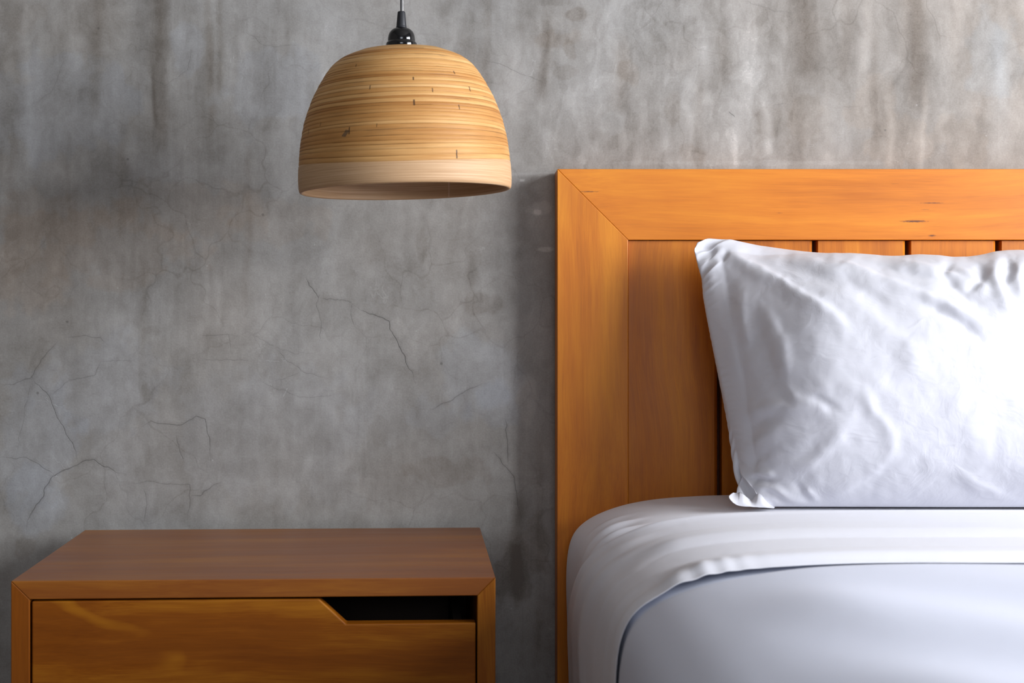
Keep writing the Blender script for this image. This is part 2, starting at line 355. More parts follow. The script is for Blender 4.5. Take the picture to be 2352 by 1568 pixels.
# hairline cracks: signed distance, distance and strength
cracks = [(1., [(815,705),(846,722),(870,727),(893,738),(895,758),(905,775),(922,800),(932,826),(944,850),(952,878)]),
 (.8, [(697,639),(712,655),(724,672),(733,690)]), (.45, [(733,676),(728,700),(736,735),(733,790)]), (.55, [(733,682),(752,690),(772,686),(800,692),(815,705)]),
 (.4, [(808,692),(806,720),(812,750)]), (.9, [(1163,955),(1161,985),(1167,1010),(1168,1065)]), (.9, [(1128,1035),(1148,1052),(1160,1070),(1178,1090),(1183,1120),(1188,1150),(1196,1180)]),
 (.7, [(983,943),(1010,930),(1040,918),(1062,905),(1085,890),(1112,880)]),
 (.9, [(60,1220),(66,1190),(82,1160),(97,1140),(104,1118),(122,1096),(145,1080),(178,1067),(195,1058),(212,1056),(232,1066),(252,1076),(268,1084),(290,1090)]),
 (.6, [(0,882),(30,881),(52,875),(70,867),(80,845),(90,832),(112,805),(135,775)]), (.7, [(72,868),(90,888),(112,905),(122,930),(135,962),(150,990),(165,1018),(174,1040),(180,1062)]),
 (.3, [(70,870),(62,920),(52,960),(44,1000),(40,1050)]), (.5, [(150,866),(158,873),(172,872),(195,866),(215,860),(232,830)]), (.4, [(158,873),(140,890),(120,905)]),
 (.75, [(320,990),(330,978),(346,968),(365,974),(392,977),(418,974),(436,966),(452,958),(470,961),(472,985),(481,1015),(482,1060)]), (.7, [(440,1137),(460,1136),(478,1122),(505,1108)]),
 (.5, [(0,1051),(60,1052),(85,1065),(105,1080),(127,1094)]), (.45, [(402,1000),(410,1030),(420,1062)]), (.5, [(295,1112),(340,1105),(375,1112),(432,1112),(436,1150),(430,1200)]), (.4, [(332,1118),(338,1160),(332,1200)]),
 (.5, [(150,775),(195,772),(232,776),(245,790)]), (.3, [(232,830),(270,827),(310,830)]), (.35, [(460,826),(520,826),(580,830)]), (.4, [(455,772),(490,770),(525,768),(528,810)]),
 (.9, [(1674,257),(1682,262),(1690,268)]), (.4, [(1105,140),(1150,148),(1200,172),(1250,188)]), (.25, [(560,760),(600,780),(640,800),(680,812),(720,815)]), (.3, [(590,870),(640,895),(690,912),(740,912),(780,905)]),
 (.35, [(630,797),(660,830),(690,850),(745,868)]), (.3, [(690,850),(630,880)]), (.3, [(330,170),(380,200),(430,160),(440,100)]), (.25, [(150,130),(120,210),(60,250)]), (.3, [(560,70),(610,105),(690,105)]),
 (.45, [(1270,680),(1276,700)]), (.35, [(1176,620),(1182,640),(1188,655)]), (.3, [(1700,0),(1780,25),(1830,32)]), (.4, [(1780,243),(1800,240)]), (.3, [(1930,244),(1970,247)])]
cs = np.full(px.shape, 50., np.float32); cu = np.full(px.shape, 50., np.float32); cst = np.zeros(px.shape, np.float32)
jx = 5*(fbm(u*5, v*5, 3, 70)-.5)*2; jy = 5*(fbm(u*5, v*5, 3, 71)-.5)*2
qx = px+jx; qy = py+jy
fine = (px > -40) & (px < 2420) & (py > -60) & (py < 1640)
for st, pl in cracks:
    L = sum(math.dist(pl[i], pl[i+1]) for i in range(len(pl)-1)); run = 0
    x0 = min(p[0] for p in pl)-40; x1 = max(p[0] for p in pl)+40; y0 = min(p[1] for p in pl)-40; y1 = max(p[1] for p in pl)+40
    sel = np.where(fine & (px > x0) & (px < x1) & (py > y0) & (py < y1))
    ax_, ay_ = qx[sel], qy[sel]
    bs = np.full(ax_.shape, 50.); bu = np.full(ax_.shape, 50.); bt = np.zeros(ax_.shape)
    for i in range(len(pl)-1):
        (xa, ya), (xb, yb) = pl[i], pl[i+1]; dx, dy = xb-xa, yb-ya; l = math.hypot(dx, dy)
        t = ((ax_-xa)*dx+(ay_-ya)*dy)/l/l; tc = np.clip(t, 0, 1)
        d = np.hypot(ax_-xa-tc*dx, ay_-ya-tc*dy); s = np.sign((ax_-xa)*dy-(ay_-ya)*dx)*d
        along = (run+tc*l)/L; k = d < bu
        bs[k] = s[k]; bu[k] = d[k]; bt[k] = (st*np.clip(np.minimum(along, 1-along)*6, .15, 1))[k]
        run += l
    k = bu < cu[sel]
    idx = (sel[0][k], sel[1][k]); cs[idx] = bs[k]; cu[idx] = bu[k]; cst[idx] = bt[k]
vs = np.stack([XX.ravel(), np.zeros(nx*nz), ZZ.ravel()], 1)
ii = np.arange(nx*nz).reshape(nz, nx)
qf = np.stack([ii[:-1, :-1].ravel(), ii[:-1, 1:].ravel(), ii[1:, 1:].ravel(), ii[1:, :-1].ravel()], 1)
nb = len(vs)
bk = np.array([[gx[0], T, 0], [gx[-1], T, 0], [gx[-1], T, RZ1], [gx[0], T, RZ1], [gx[0], 0.001, 0], [gx[-1], 0.001, 0], [gx[-1], .001, RZ1], [gx[0], .001, RZ1]])
vs = np.concatenate([vs, bk]); qf = np.concatenate([qf, np.array([[1, 0, 3, 2], [0, 1, 5, 4], [1, 2, 6, 5], [2, 3, 7, 6], [3, 0, 4, 7]])+nb])
me = bpy.data.meshes.new('wall_back')
me.vertices.add(len(vs)); me.vertices.foreach_set('co', vs.astype(np.float32).ravel())
me.loops.add(qf.size); me.loops.foreach_set('vertex_index', qf.ravel().astype(np.int32))
me.polygons.add(len(qf)); me.polygons.foreach_set('loop_start', np.arange(0, qf.size, 4, dtype=np.int32)); me.update(calc_edges=True)
for nm, arr in (('cement_tone', tone), ('cement_and_light_warmth', warm), ('cement_smooth', smoothp), ('crack_side', cs), ('crack_near', cu), ('crack_depth', cst)):
    a = me.attributes.new(nm, 'FLOAT', 'POINT'); a.data.foreach_set('value', np.concatenate([arr.ravel(), np.zeros(8)]).astype(np.float32))
m, nt, b = new_mat('polished_cement'); n = N(nt)
co = n.obj()
t_ = n.attr('cement_tone'); wm = n.attr('cement_and_light_warmth')
mott = n.noise(co, 34, 6, .62); grain = n.noise(co, 420, 3, .6); strk = n.noise(n.map(co, (95, 1, 9), (0, 0, 0), (0, .03, 0)), 1, 5, .62, .6)
cl = n.noise(n.map(co, (9, 9, 4)), 1, 5, .55, 1.2)
f = n.m('ADD', t_, n.m('MULTIPLY', n.m('SUBTRACT', mott, .5), .42))
f = n.m('ADD', f, n.m('MULTIPLY', n.m('SUBTRACT', grain, .5), .42))
f = n.m('ADD', f, n.m('MULTIPLY', n.m('SUBTRACT', strk, .5), n.rng(n.noise(n.map(co, (2.2, 1, 1.4)), 1, 3, .5), .42, .6, .08, .42)))
f = n.m('ADD', f, n.m('MULTIPLY', n.m('SUBTRACT', cl, .5), .30))
# faint net of crazing
wv = n.noise(co, 7, 3, .6, out='Color'); sv = n.node('ShaderNodeVectorMath', operation='SCALE'); n.put(sv.inputs[0], wv); sv.inputs['Scale'].default_value = .16
net = n.rng(n.vor(n.vadd(co, sv.outputs[0]), 9, 'DISTANCE_TO_EDGE'), 0, .020, 1, 0, True)
netm = n.rng(n.noise(co, 4.1, 3, .5), .42, .62)
f = n.m('SUBTRACT', f, n.m('MULTIPLY', n.m('MULTIPLY', net, netm), .15))
# cracks
cs_, cu_, cd_ = n.attr('crack_side'), n.attr('crack_near'), n.attr('crack_depth')
line = n.m('MULTIPLY', n.rng(n.m('ABSOLUTE', cs_), .25, 1.5, 1, 0), n.rng(cu_, 2.5, 4, 1, 0))
soft = n.rng(cu_, 0, 9, 1, 0, True)
ck = n.m('MULTIPLY', n.m('ADD', n.m('MULTIPLY', line, .50), n.m('MULTIPLY', soft, .15)), cd_)
# pale trowel scratches and arcs
sc1 = n.noise(n.map(co, (1, 1, .8), (2, 0, 4), (0, .5, 0)), 6.5, 5, .62, 1.5)
scr = n.rng(n.m('ABSOLUTE', n.m('SUBTRACT', sc1, .5)), .0, .006, 1, 0, True)
scm = n.rng(n.noise(n.map(co, (1, 1, 1), (9, 0, 1)), 13, 3, .5), .55, .68)
f = n.m('ADD', f, n.m('MULTIPLY', n.m('MULTIPLY', scr, scm), .22))
sc2 = n.noise(n.map(co, (1, 1, .6), (7, 0, 2)), 16, 6, .68, .8)
f = n.m('ADD', f, n.m('MULTIPLY', n.m('SUBTRACT', sc2, .5), .24))
# small pits and white specks
pit = n.rng(n.vor(co, 15), .022, .034, 1, 0); speck = n.rng(n.vor(n.map(co, (1, 1, 1), (5, 5, 5)), 19), .016, .03, 1, 0)
colc = n.ramp(n.rng(f, -.55, .55), [(0, (.142, .128, .112)), (.3, (.236, .223, .205)), (.55, (.320, .308, .290)), (.8, (.408, .397, .38)), (1, (.55, .54, .52))])
colw = n.mix(n.rng(wm, 0, 1.4, 0, .8), colc, (1.10, .97, .86), 'MULTIPLY')
colw = n.mix(n.rng(wm, 0, -1.2, 0, .8), colw, (.93, .99, 1.10), 'MULTIPLY')
colw = n.mix(n.m('MULTIPLY', pit, .45), colw, (.07, .065, .06)); colw = n.mix(n.m('MULTIPLY', speck, .25), colw, (.7, .7, .7))
colw = n.mix(ck, colw, (.07, .065, .06))
n.put(b.inputs['Base Color'], colw)
n.put(b.inputs['Roughness'], n.rng(mott, .3, .7, .5, .68)); b.inputs['Specular IOR Level'].default_value = .35
hb = n.m('ADD', n.m('MULTIPLY', mott, .6), n.m('MULTIPLY', f, .6)); hb = n.m('SUBTRACT', hb, n.m('MULTIPLY', ck, 1.2))
n.put(b.inputs['Normal'], n.bump(hb, .30, .0016))
o = link('wall_back', me, m); struct(o)

# ------------------------------------------------------------------ bed frame with its panelled headboard
HB0, HB1 = P(1280, 388, 1.906), None
hx0 = P(1280, 0, 1.906).x; fwid = 163*1.906/F; htop = P(0, 388, 1.906).z; hx1 = hx0+1.70
yF, yB = 1.906-ZW, -.003              # front and back plane of the headboard
bed = tag(empty('bed', ((hx0+hx1)/2, -1.0, 0)), 'orange-brown varnished wooden bed with a panelled headboard against the cement wall', 'bed')
OFF = Vector(bed.location)
def child(o, par=None):
    """keep world placement while parenting to the bed root or to a part of it"""
    o.location = -OFF if par is None else Vector((0, 0, 0)); o.parent = par or bed; return o
hb = child(from_bm('headboard', box(hx0+.02, hx1-.02, -.022, yB, .05, htop-.01), M['wood_backing']))
child(from_bm('top_rail', prism([(hx0, htop), (hx1, htop), (hx1-fwid, htop-fwid), (hx0+fwid, htop-fwid)], yF, yB, .0009), M['wood_rail']), hb)
child(from_bm('stile', prism([(hx0, 0.0), (hx0+fwid, 0.0), (hx0+fwid, htop-fwid), (hx0, htop)], yF, yB, .0009), M['wood_stile']), hb)
child(from_bm('stile', prism([(hx1-fwid, 0.0), (hx1, 0.0), (hx1, htop), (hx1-fwid, htop-fwid)], yF, yB, .0009), M['wood_stile']), hb)
# tongue boards; each gap shows a sloped shoulder on its left board and a dark slot
Zb = 1.912; xa = hx0+fwid+.0006; yb0 = Zb-ZW
edges = [P(x, 0, Zb).x for x in (1650, 1869, 2083, 2291)]
pitch = edges[3]-edges[2]
while edges[-1]+pitch < hx1-fwid-.03: edges.append(edges[-1]+pitch)
starts = [xa]+[e+.0055 for e in edges]; ends = edges+[hx1-fwid-.0006]
for k, (s, e) in enumerate(zip(starts, ends)):
    bm = bmesh.new(); last = k == len(starts)-1
    ch = .0055 if not last else .0005
    sec = [(s, -.023), (s, yb0+.0006), (s+.0006, yb0), (e-ch, yb0), (e-ch*.3, yb0+.004), (e, yb0+.009), (e, -.023)]
    z0, z1 = .12, htop-fwid-.0008
    a = [bm.verts.new((x, y, z0)) for x, y in sec]; c = [bm.verts.new((x, y, z1)) for x, y in sec]
    bm.faces.new(a); bm.faces.new(c[::-1])
    for i in range(len(sec)): bm.faces.new((a[i], c[i], c[(i+1) % len(sec)], a[(i+1) % len(sec)]))
    child(from_bm('board', bm, M['wood_board%d' % (k % 4)]), hb)
bx0, bx1, by0 = .150, 1.716, 0.02-ZW-.02
for sx in (0, 1):
    x0 = bx0 if sx == 0 else bx1-.03
    child(from_bm('side_rail', box(x0, x0+.03, by0+.03, yF-.0005, .20, .3445), M['wood_stile']))
child(from_bm('footboard', box(bx0, bx1, by0, by0+.0295, .20, .3445), M['wood_rail']))
child(from_bm('slat_base', box(bx0+.0305, bx1-.0305, by0+.0305, yF-.002, .31, .3445), M['wood_backing']))
for x in (bx0, bx1-.06):
    child(from_bm('leg', box(x, x+.06, by0, by0+.06, 0, .1995), M['wood_stile']))

# ------------------------------------------------------------------ nightstand
NW, ND_, TK = .545, .356, .0207
ns = tag(empty('nightstand', (P(1138, 0, 1.587).x, 1.587-ZW-.001, 0), math.radians(2.3)), 'low reddish-brown wooden nightstand with a notched drawer front beside the bed', 'nightstand')
ztop = HC-.310; zbot = .13
e_ = .0006
def nb_(nm, bm, mat, par=None): o = from_bm(nm, bm, mat, par or ns); return o
nb_('top_panel', prism([(-NW, ztop), (0, ztop), (-TK, ztop-TK), (-NW+TK, ztop-TK)], 0, ND_, .0009), M['night_x'])
nb_('bottom_panel', prism([(-NW, zbot), (-NW+TK, zbot+TK), (-TK, zbot+TK), (0, zbot)], 0, ND_, .0009), M['night_x'])
nb_('side_panel', prism([(-NW, zbot), (-NW+TK, zbot+TK), (-NW+TK, ztop-TK), (-NW, ztop)], 0, ND_, .0009), M['night_z'])
nb_('side_panel', prism([(-TK, zbot+TK), (0, zbot), (0, ztop), (-TK, ztop-TK)], 0, ND_, .0009), M['night_z'])
nb_('back_panel', box(-NW+TK+e_, -TK-e_, ND_-.012, ND_-.004, zbot+TK+e_, ztop-TK-e_), M['dark_inside'])
for k in range(2):
    hz = (ztop-zbot-2*TK)/2; z1 = ztop-TK-.0025-k*hz; z0 = z1-hz+.004
    xl, xr = -NW+TK+.0022, -TK-.0018
    xn1, xn0 = xr-.1475, xr-.1780; dn = .0285
    poly = [(xl, z0), (xr, z0), (xr, z1-dn), (xn1, z1-dn), (xn0, z1), (xl, z1)]
    d = nb_('drawer', prism(poly, .0012, .0192, .0016, 3), M['night_drawer'])
    bm = multi([(xl+.012, xr-.012, .0195, ND_-.03, z0+.012, z0+.02), (xl+.012, xl+.022, .0195, ND_-.03, z0+.0205, z1-.05), (xr-.022, xr-.012, .0195, ND_-.03, z0+.0205, z1-.05), (xl+.0225, xr-.0225, ND_-.04, ND_-.03, z0+.0205, z1-.05)])
    nb_('drawer_box', bm, M['dark_inside'], d)
for (x, y) in ((-NW+.03, .03), (-.03, .03), (-NW+.03, ND_-.03), (-.03, ND_-.03)):
    lathe([(0, 0), (.011, 0), (.016, zbot-.0005), (0, zbot-.0005)], 24, M['night_z'], 'leg', ns, x, y, 0)

# ------------------------------------------------------------------ pendant lamp
LZ = 1.70; lx = P(922, 0, LZ).x; ly = LZ-ZW; K = LZ/F
lamp = tag(empty('pendant_lamp', (lx, ly, 0)), 'dome shaped bamboo pendant lamp on a black cord in front of the cement wall', 'pendant lamp')
def zz(y): return HC-(y-CY)*K
tilt = math.radians(1.6)
piv = zz(105)
def shade_profile(y):   # outer radius in px for a height given in px
    ys = [112.5, 113.5, 116, 120, 128, 137, 149, 160, 178, 196, 214, 233, 255, 280, 300, 328, 350, 372, 395, 414, 430, 440]
    rs = [0, 30, 72, 99, 121, 141, 157, 167, 180, 191, 201, 209.5, 218.5, 227, 231.5, 236.5, 239.5, 241.6, 243.2, 243.9, 243.4, 242.2]
    return np.interp(y, ys, rs)
seg = 220; rng = np.random.RandomState(3)
# strip boundaries down the outside
ys_b = [113.6]
yy = 116.
while yy < 370: ys_b.append(yy); yy += rng.uniform(5.0, 12.5)
ys_b.append(377.)
th = np.linspace(0, 2*math.pi, seg, endpoint=False)
rows = []; att = []
def ring(y, dr, strip, pos):
    wob_ = .8*(fbm(np.cos(th)*2+5, np.sin(th)*2+y*.05, 3, int(strip) % 50)-.5)
    yw = y+(2.2*(fbm(np.cos(th)*1.4+9, np.sin(th)*1.4+strip*.35, 2, 5)-.5) if 116 < y < 366 else 0)+17*np.abs(np.sin(th))**1.5*smooth01((y-300)/76.)*smooth01((436-y)/58.)
    r = (shade_profile(y)+dr+wob_*(1 if y < 366 else .2))*K
    rows.append(np.stack([r*np.cos(th), r*np.sin(th), (piv*0+zz(yw) if np.ndim(yw) else np.full(seg, zz(yw)))-piv], 1))
    att.append(np.stack([np.full(seg, strip, float), np.full(seg, pos, float)], 1))
ring(112.6, 0, 0, .5)
for i in range(len(ys_b)-1):
    a_, b_ = ys_b[i], ys_b[i+1]; jit = rng.uniform(-.5, .8)
    for t, dr in ((.02, -.7), (.12, .1), (.5, .4), (.88, .2), (.98, -.6)):
        ring(a_+(b_-a_)*t, dr+jit, i+1, t)
for y, dr in ((377.6, -.6), (379, .5), (387, .9), (400, .8), (415, .6), (430, .4), (437, .1), (439.5, -1.2), (440.5, -3.5), (440.3, -6.5)): ring(y, dr, 200, (y-377)/70.)
nout = len(rows)
for y in (437, 425, 410, 390, 372, 340, 300, 255, 214, 178, 149, 128, 121): ring(y, -9, 300, .5)
ring(119.5, -60, 300, .5); ring(119, -0.96*float(shade_profile(119)), 300, .5)
R = np.concatenate(rows); A = np.concatenate(att); nr = len(rows)
idx = np.arange(nr*seg).reshape(nr, seg); nxt = np.roll(idx, -1, 1)
fc = np.stack([idx[:-1].ravel(), nxt[:-1].ravel(), nxt[1:].ravel(), idx[1:].ravel()], 1)
ct_, st_ = math.cos(tilt), math.sin(tilt)
Rt = R.copy(); Rt[:, 0] = R[:, 0]*ct_-R[:, 2]*st_; Rt[:, 2] = R[:, 0]*st_+R[:, 2]*ct_
Rt[:, 2] += piv
cap = [tuple(idx[0][::-1])]; 
shade = pydata('lamp_shade', Rt, [tuple(f) for f in fc], None, lamp)
for nm, k in (('strip_number', 0), ('strip_across', 1)):
    a = shade.data.attributes.new(nm, 'FLOAT', 'POINT'); a.data.foreach_set('value', A[:, k].astype(np.float32))
a = shade.data.attributes.new('strip_turn', 'FLOAT', 'POINT'); a.data.foreach_set('value', np.tile(np.arctan2(np.sin(th+math.pi/2), np.cos(th+math.pi/2)), nr).astype(np.float32))
a = shade.data.attributes.new('shade_height', 'FLOAT', 'POINT'); a.data.foreach_set('value', R[:, 2].astype(np.float32))
m, nt, b = new_mat('bamboo_strips'); n = N(nt)
shade.data.materials.append(m)
sn, sa, hh = n.attr('strip_number'), n.attr('strip_across'), n.attr('shade_height')
so = n.sep(n.obj())
ang = n.m('ARCTAN2', so[0], n.m('MULTIPLY', so[1], -1))     # 0 faces the room, + to the right
cang = n.comb(n.m('MULTIPLY', n.m('SINE', ang), 1.), n.m('COSINE', ang), 0)
rnd = n.node('ShaderNodeTexWhiteNoise', noise_dimensions='1D'); n.put(rnd.inputs['W'], n.m('ROUND', sn)); rv = rnd.outputs['Value']
cyl = n.comb(n.m('MULTIPLY', n.m('SINE', ang), .9), n.m('MULTIPLY', n.m('COSINE', ang), .9), n.m('MULTIPLY', hh, 55))
lng = n.noise(cyl, 1.2, 5, .6)
fibv = n.comb(n.m('MULTIPLY', n.m('SINE', ang), 1.6), n.m('MULTIPLY', n.m('COSINE', ang), 1.6), n.m('MULTIPLY', hh, 620))
fb = n.noise(fibv, 1, 4, .65)
fq = n.m('ADD', n.m('MULTIPLY', rv, .42), n.m('ADD', n.m('MULTIPLY', lng, .55), n.m('MULTIPLY', n.m('SUBTRACT', fb, .5), .55)))
strip = n.ramp(n.rng(fq, .1, .95), [(0, (.34, .135, .030)), (.35, (.52, .25, .072)), (.65, (.66, .37, .135)), (1, (.78, .50, .25))])
# dark stain lines that follow the seams for a part of the turn
seamn = n.noise(n.comb(n.m('MULTIPLY', n.m('SINE', ang), 1.5), n.m('MULTIPLY', n.m('COSINE', ang), 1.5), n.m('MULTIPLY', sn, 2.37)), 1, 3, .6)
edge = n.m('MAXIMUM', n.rng(sa, .13, .03, 0, 1), n.rng(sa, .88, .97, 0, 1))
dk = n.m('MULTIPLY', edge, n.rng(seamn, .48, .62, .20, .92))
dk2 = n.m('MULTIPLY', n.rng(seamn, .60, .70, 0, .5), n.rng(sa, .75, .2, .1, 1))
col = n.mix(dk, strip, (.085, .036, .012)); col = n.mix(n.m('MULTIPLY', dk2, n.rng(fb, .35, .6)), col, (.13, .065, .03))
# butt joints of strips: short dark ticks at (x, y) of the front
for (x, y, h_, w_) in ((870, 201, 10, 2.2), (996, 211, 10, 2.4), (1072, 210, 12, 3.2), (956, 184, 8, 3.2), (961, 238, 14, 4.), (1053, 251, 12, 2.6), (724, 297, 14, 2.6), (826, 297, 17, 3.), (1055, 358, 20, 3.4), (757, 280, 9, 2.2), (840, 150, 7, 2.), (1036, 172, 8, 3), (1115, 196, 8, 2.), (886, 287, 8, 1.6)):
    rr = float(shade_profile(y)); an = math.asin(max(-1, min(1, (x-922-(y-105)*st_)/rr)))
    # perspective lift of the near side
    zf = HC-(y-CY)*(LZ-rr*K*math.cos(an))/F-piv
    a1 = n.rng(n.m('ABSOLUTE', n.m('SUBTRACT', ang, an)), w_/rr/2*.6, w_/rr/2*1.25, 1, 0); a2 = n.rng(n.m('ABSOLUTE', n.m('SUBTRACT', hh, zf)), h_*K*.42, h_*K*.52, 1, 0)
    col = n.mix(n.m('MULTIPLY', n.m('MULTIPLY', a1, a2), .85), col, (.05, .022, .010))
# torn patch left of the middle
an = math.asin((818-922-(298-105)*st_)/float(shade_profile(298))); zf = HC-(300-CY)*(LZ-.12)/F-piv
tx = n.m('DIVIDE', n.m('SUBTRACT', ang, an), .045); tz = n.m('DIVIDE', n.m('SUBTRACT', hh, zf), .0042)
tp = n.rng(n.m('ADD', n.m('ABSOLUTE', tx), n.m('ABSOLUTE', n.m('ADD', tz, n.m('MULTIPLY', tx, -.7)))), .9, 1.1, 1, 0)
col = n.mix(n.m('MULTIPLY', tp, .8), col, (.13, .085, .05))
# the fine-grained band at the rim and the lining
fl = n.noise(n.comb(n.m('SINE', ang), n.m('COSINE', ang), n.m('MULTIPLY', hh, 900)), 1, 4, .6)
pale = n.ramp(n.rng(fl, .25, .75), [(0, (.43, .245, .118)), (.5, (.57, .355, .19)), (1, (.70, .475, .29))])
isband = n.m('GREATER_THAN', sn, 150)
col = n.mix(isband, col, pale)
# lining seam (vertical joint inside, right of the middle) 
inside = n.m('GREATER_THAN', sn, 250)
sang = math.asin((1035-930)/235.); 
seam = n.m('MULTIPLY', n.m('MULTIPLY', n.rng(n.m('ABSOLUTE', n.m('SUBTRACT', n.m('ABSOLUTE', ang), math.pi-sang)), .004, .009, 1, 0), n.m('GREATER_THAN', ang, 0)), inside)
col = n.mix(n.m('MULTIPLY', seam, .5), col, (.85, .65, .45))
n.put(b.inputs['Base Color'], col); n.put(b.inputs['Roughness'], n.rng(fb, .2, .8, .52, .68)); b.inputs['Specular IOR Level'].default_value = .32
b.inputs['Coat Weight'].default_value = .05; b.inputs['Coat Roughness'].default_value = .45
n.put(b.inputs['Normal'], n.bump(n.m('ADD', fb, n.m('MULTIPLY', fl, .4)), .25, .0006))
# socket and cord
def lz(y): return zz(y)
lathe([(r*K, lz(y)) for r, y in ((0, 120), (35.3, 120), (35.6, 101.5), (35.0, 99.5), (33.4, 97.4), (31.8, 96), (31.4, 95.2), (31.6, 94), (31.2, 88), (30, 81), (27.5, 75), (24, 70.5), (19.5, 67), (15, 65), (12.5, 64.3), (0, 64.2))], 64, M['black_plastic'], 'lamp_socket', lamp)
lathe([(r*K, lz(y)) for r, y in ((0, 64.6), (11.6, 64.6), (12.3, 63.8), (12.3, 61.8), (11.7, 61), (11.7, 60), (9.0, 29.5), (8.4, 27.4), (7.4, 26.6), (0, 26.4))], 48, M['black_matte'], 'cord_grip', lamp)
tube('cord', [(P(921.2, 0, LZ).x-lx, 0, lz(27)), (0, 0, RZ1-.03)], 1.75*K, M['cord'], lamp)
tube('suspension_wire', [(P(925.3, 0, LZ).x-lx, 0, lz(27)), (0, 0, RZ1-.03)], .75*K, M['wire'], lamp)
lathe([(0, RZ1-.0005), (.05, RZ1-.0005), (.05, RZ1-.012), (.04, RZ1-.03), (.006, RZ1-.034), (0, RZ1-.034)], 48, M['black_matte'], 'ceiling_rose', lamp)
lathe([(r, z) for r, z in ((0, lz(120.5)), (.018, lz(120.5)), (.018, lz(120)-.035), (.0, lz(120)-.035))], 32, M['black_plastic'], 'bulb_holder', lamp)
# ------------------------------------------------------------------ mattress, sheets, blanket
HT = .2525                                    # drop from camera height to the mattress top
zt = HC-HT
bl = .133; bw = 1.60                          # left side of the mattress, its width
prof_u = [0.0045, 0.003, .001, 0, .0008, .003, .007, .013, .024, .041, .060, .082, .110, .140, .172, .21, .26, .40, .8]
prof_d = [.2595, .20, .155, .121, .093, .072, .0555, .0465, .0365, .0268, .0195, .0130, .0080, .0045, .0022, .001, .0002, 0, 0]
def XS(Z): return bl+.006*smooth01((1.86-Z)/.08)+.010*smooth01((1.72-Z)/.4)
def section(off=0., low=.23, k=46):
    """half section of the rounded mattress edge, from the hanging side up to the middle; returns (u, d) moved outward by off"""
    uu = np.array(prof_u, float); dd = np.array(prof_d, float)
    s = np.concatenate([[0], np.cumsum(np.hypot(np.diff(uu), np.diff(dd)))])
    t = np.concatenate([np.linspace(0, s[13], 60)[:-1], np.linspace(s[13], s[-1], 40)])
    U = np.interp(t, s, uu); D = np.interp(t, s, dd)
    for _ in range(6):
        U[1:-1] = (U[:-2]+2*U[1:-1]+U[2:])/4; D[1:-1] = (D[:-2]+2*D[1:-1]+D[2:])/4
    tx, ty = np.gradient(U), np.gradient(D); l = np.hypot(tx, ty)
    nxn, nyn = ty/l, -tx/l               # outward: left and up (d decreases upward)
    return U, D, nxn, nyn
def cloth_sheet(name, mat, Zs, offf, disp=None, low=None, parent=None, X0=None, closed_ends=True):
    """loft of the mattress section along the bed; offf(Z) outward offset, disp(s, Z) extra"""
    U, D, nxx, nyy = section()
    nu = len(U); vs = []
    sl = np.concatenate([[0], np.cumsum(np.hypot(np.diff(U), np.diff(D)))])
    for Z in Zs:
        off = offf(Z)+(disp(sl, Z) if disp is not None else 0)
        x = XS(Z)+U+nxx*off; z = zt-(D+nyy*off)
        left = np.stack([x, np.full(nu, Z-ZW), z], 1)
        off2 = offf(Z)
        xr = bl+bw-U-nxx*off2; zr = zt-(D+nyy*off2)
        right = np.stack([xr, np.full(nu, Z-ZW), zr], 1)[::-1]
        vs.append(np.concatenate([left, right]))
    V = np.concatenate(vs); m_ = 2*nu; n_ = len(Zs)
    idx = np.arange(n_*m_).reshape(n_, m_)
    fc = np.stack([idx[:-1, :-1].ravel(), idx[:-1, 1:].ravel(), idx[1:, 1:].ravel(), idx[1:, :-1].ravel()], 1)
    return V, fc, idx
ZB0, ZB1 = 1.902, .06       # head and foot of the mattress (distance from the camera plane)
def off_back(Z):            # the head end of the mattress rounds over
    t = np.clip((ZB0-Z)/.05, 0, 1); e = np.clip((Z-ZB1)/.05, 0, 1)
    return -.028*(1-np.sqrt(1-(1-t)**2))-.03*(1-np.sqrt(1-(1-e)**2))
Zm = np.concatenate([np.linspace(ZB0-.005, ZB0-.06, 14), np.linspace(ZB0-.07, ZB1+.06, 60), np.linspace(ZB1+.05, ZB1+.005, 12)])
V, fc, idx = cloth_sheet('m', None, Zm, lambda Z: off_back(Z)-.005)
# mattress body: same loft a little smaller, closed
mo = pydata('mattress', V, list(fc)+[idx[0].tolist(), idx[-1][::-1].tolist()]+[(idx[i, 0], idx[i+1, 0], idx[i+1, -1], idx[i, -1]) for i in range(len(Zm)-1)], M['mattress'])
tag(mo, 'thick mattress on the bed frame hidden under the white fitted sheet', 'mattress')
def fit_disp(s, Z):
    # short pulled folds at the rounded corner near the head
    g = np.exp(-((s-.248)/.030)**2)
    f = .0045*np.exp(-((Z-1.735)/.009)**2)+.0045*np.exp(-((Z-1.690)/.008)**2)+.002*np.exp(-((Z-1.785)/.010)**2)-.0008*np.exp(-((Z-1.715)/.008)**2)
    return f*g*1.3+.0012*(fbm(s*9, np.full_like(s, Z*9), 3, 90)-.4)
Zf = np.concatenate([np.linspace(ZB0, ZB0-.06, 14), np.linspace(ZB0-.063, 1.40, 110), np.linspace(1.37, ZB1+.06, 30), np.linspace(ZB1+.05, ZB1, 12)])
V, fc, idx = cloth_sheet('f', None, Zf, lambda Z: off_back(Z), fit_disp)
fs_ = pydata('fitted_sheet', V, list(fc)+[idx[0].tolist(), idx[-1][::-1].tolist()], M['sheet'])
tag(fs_, 'white fitted sheet stretched over the mattress, bare beside the pillow', 'fitted sheet')

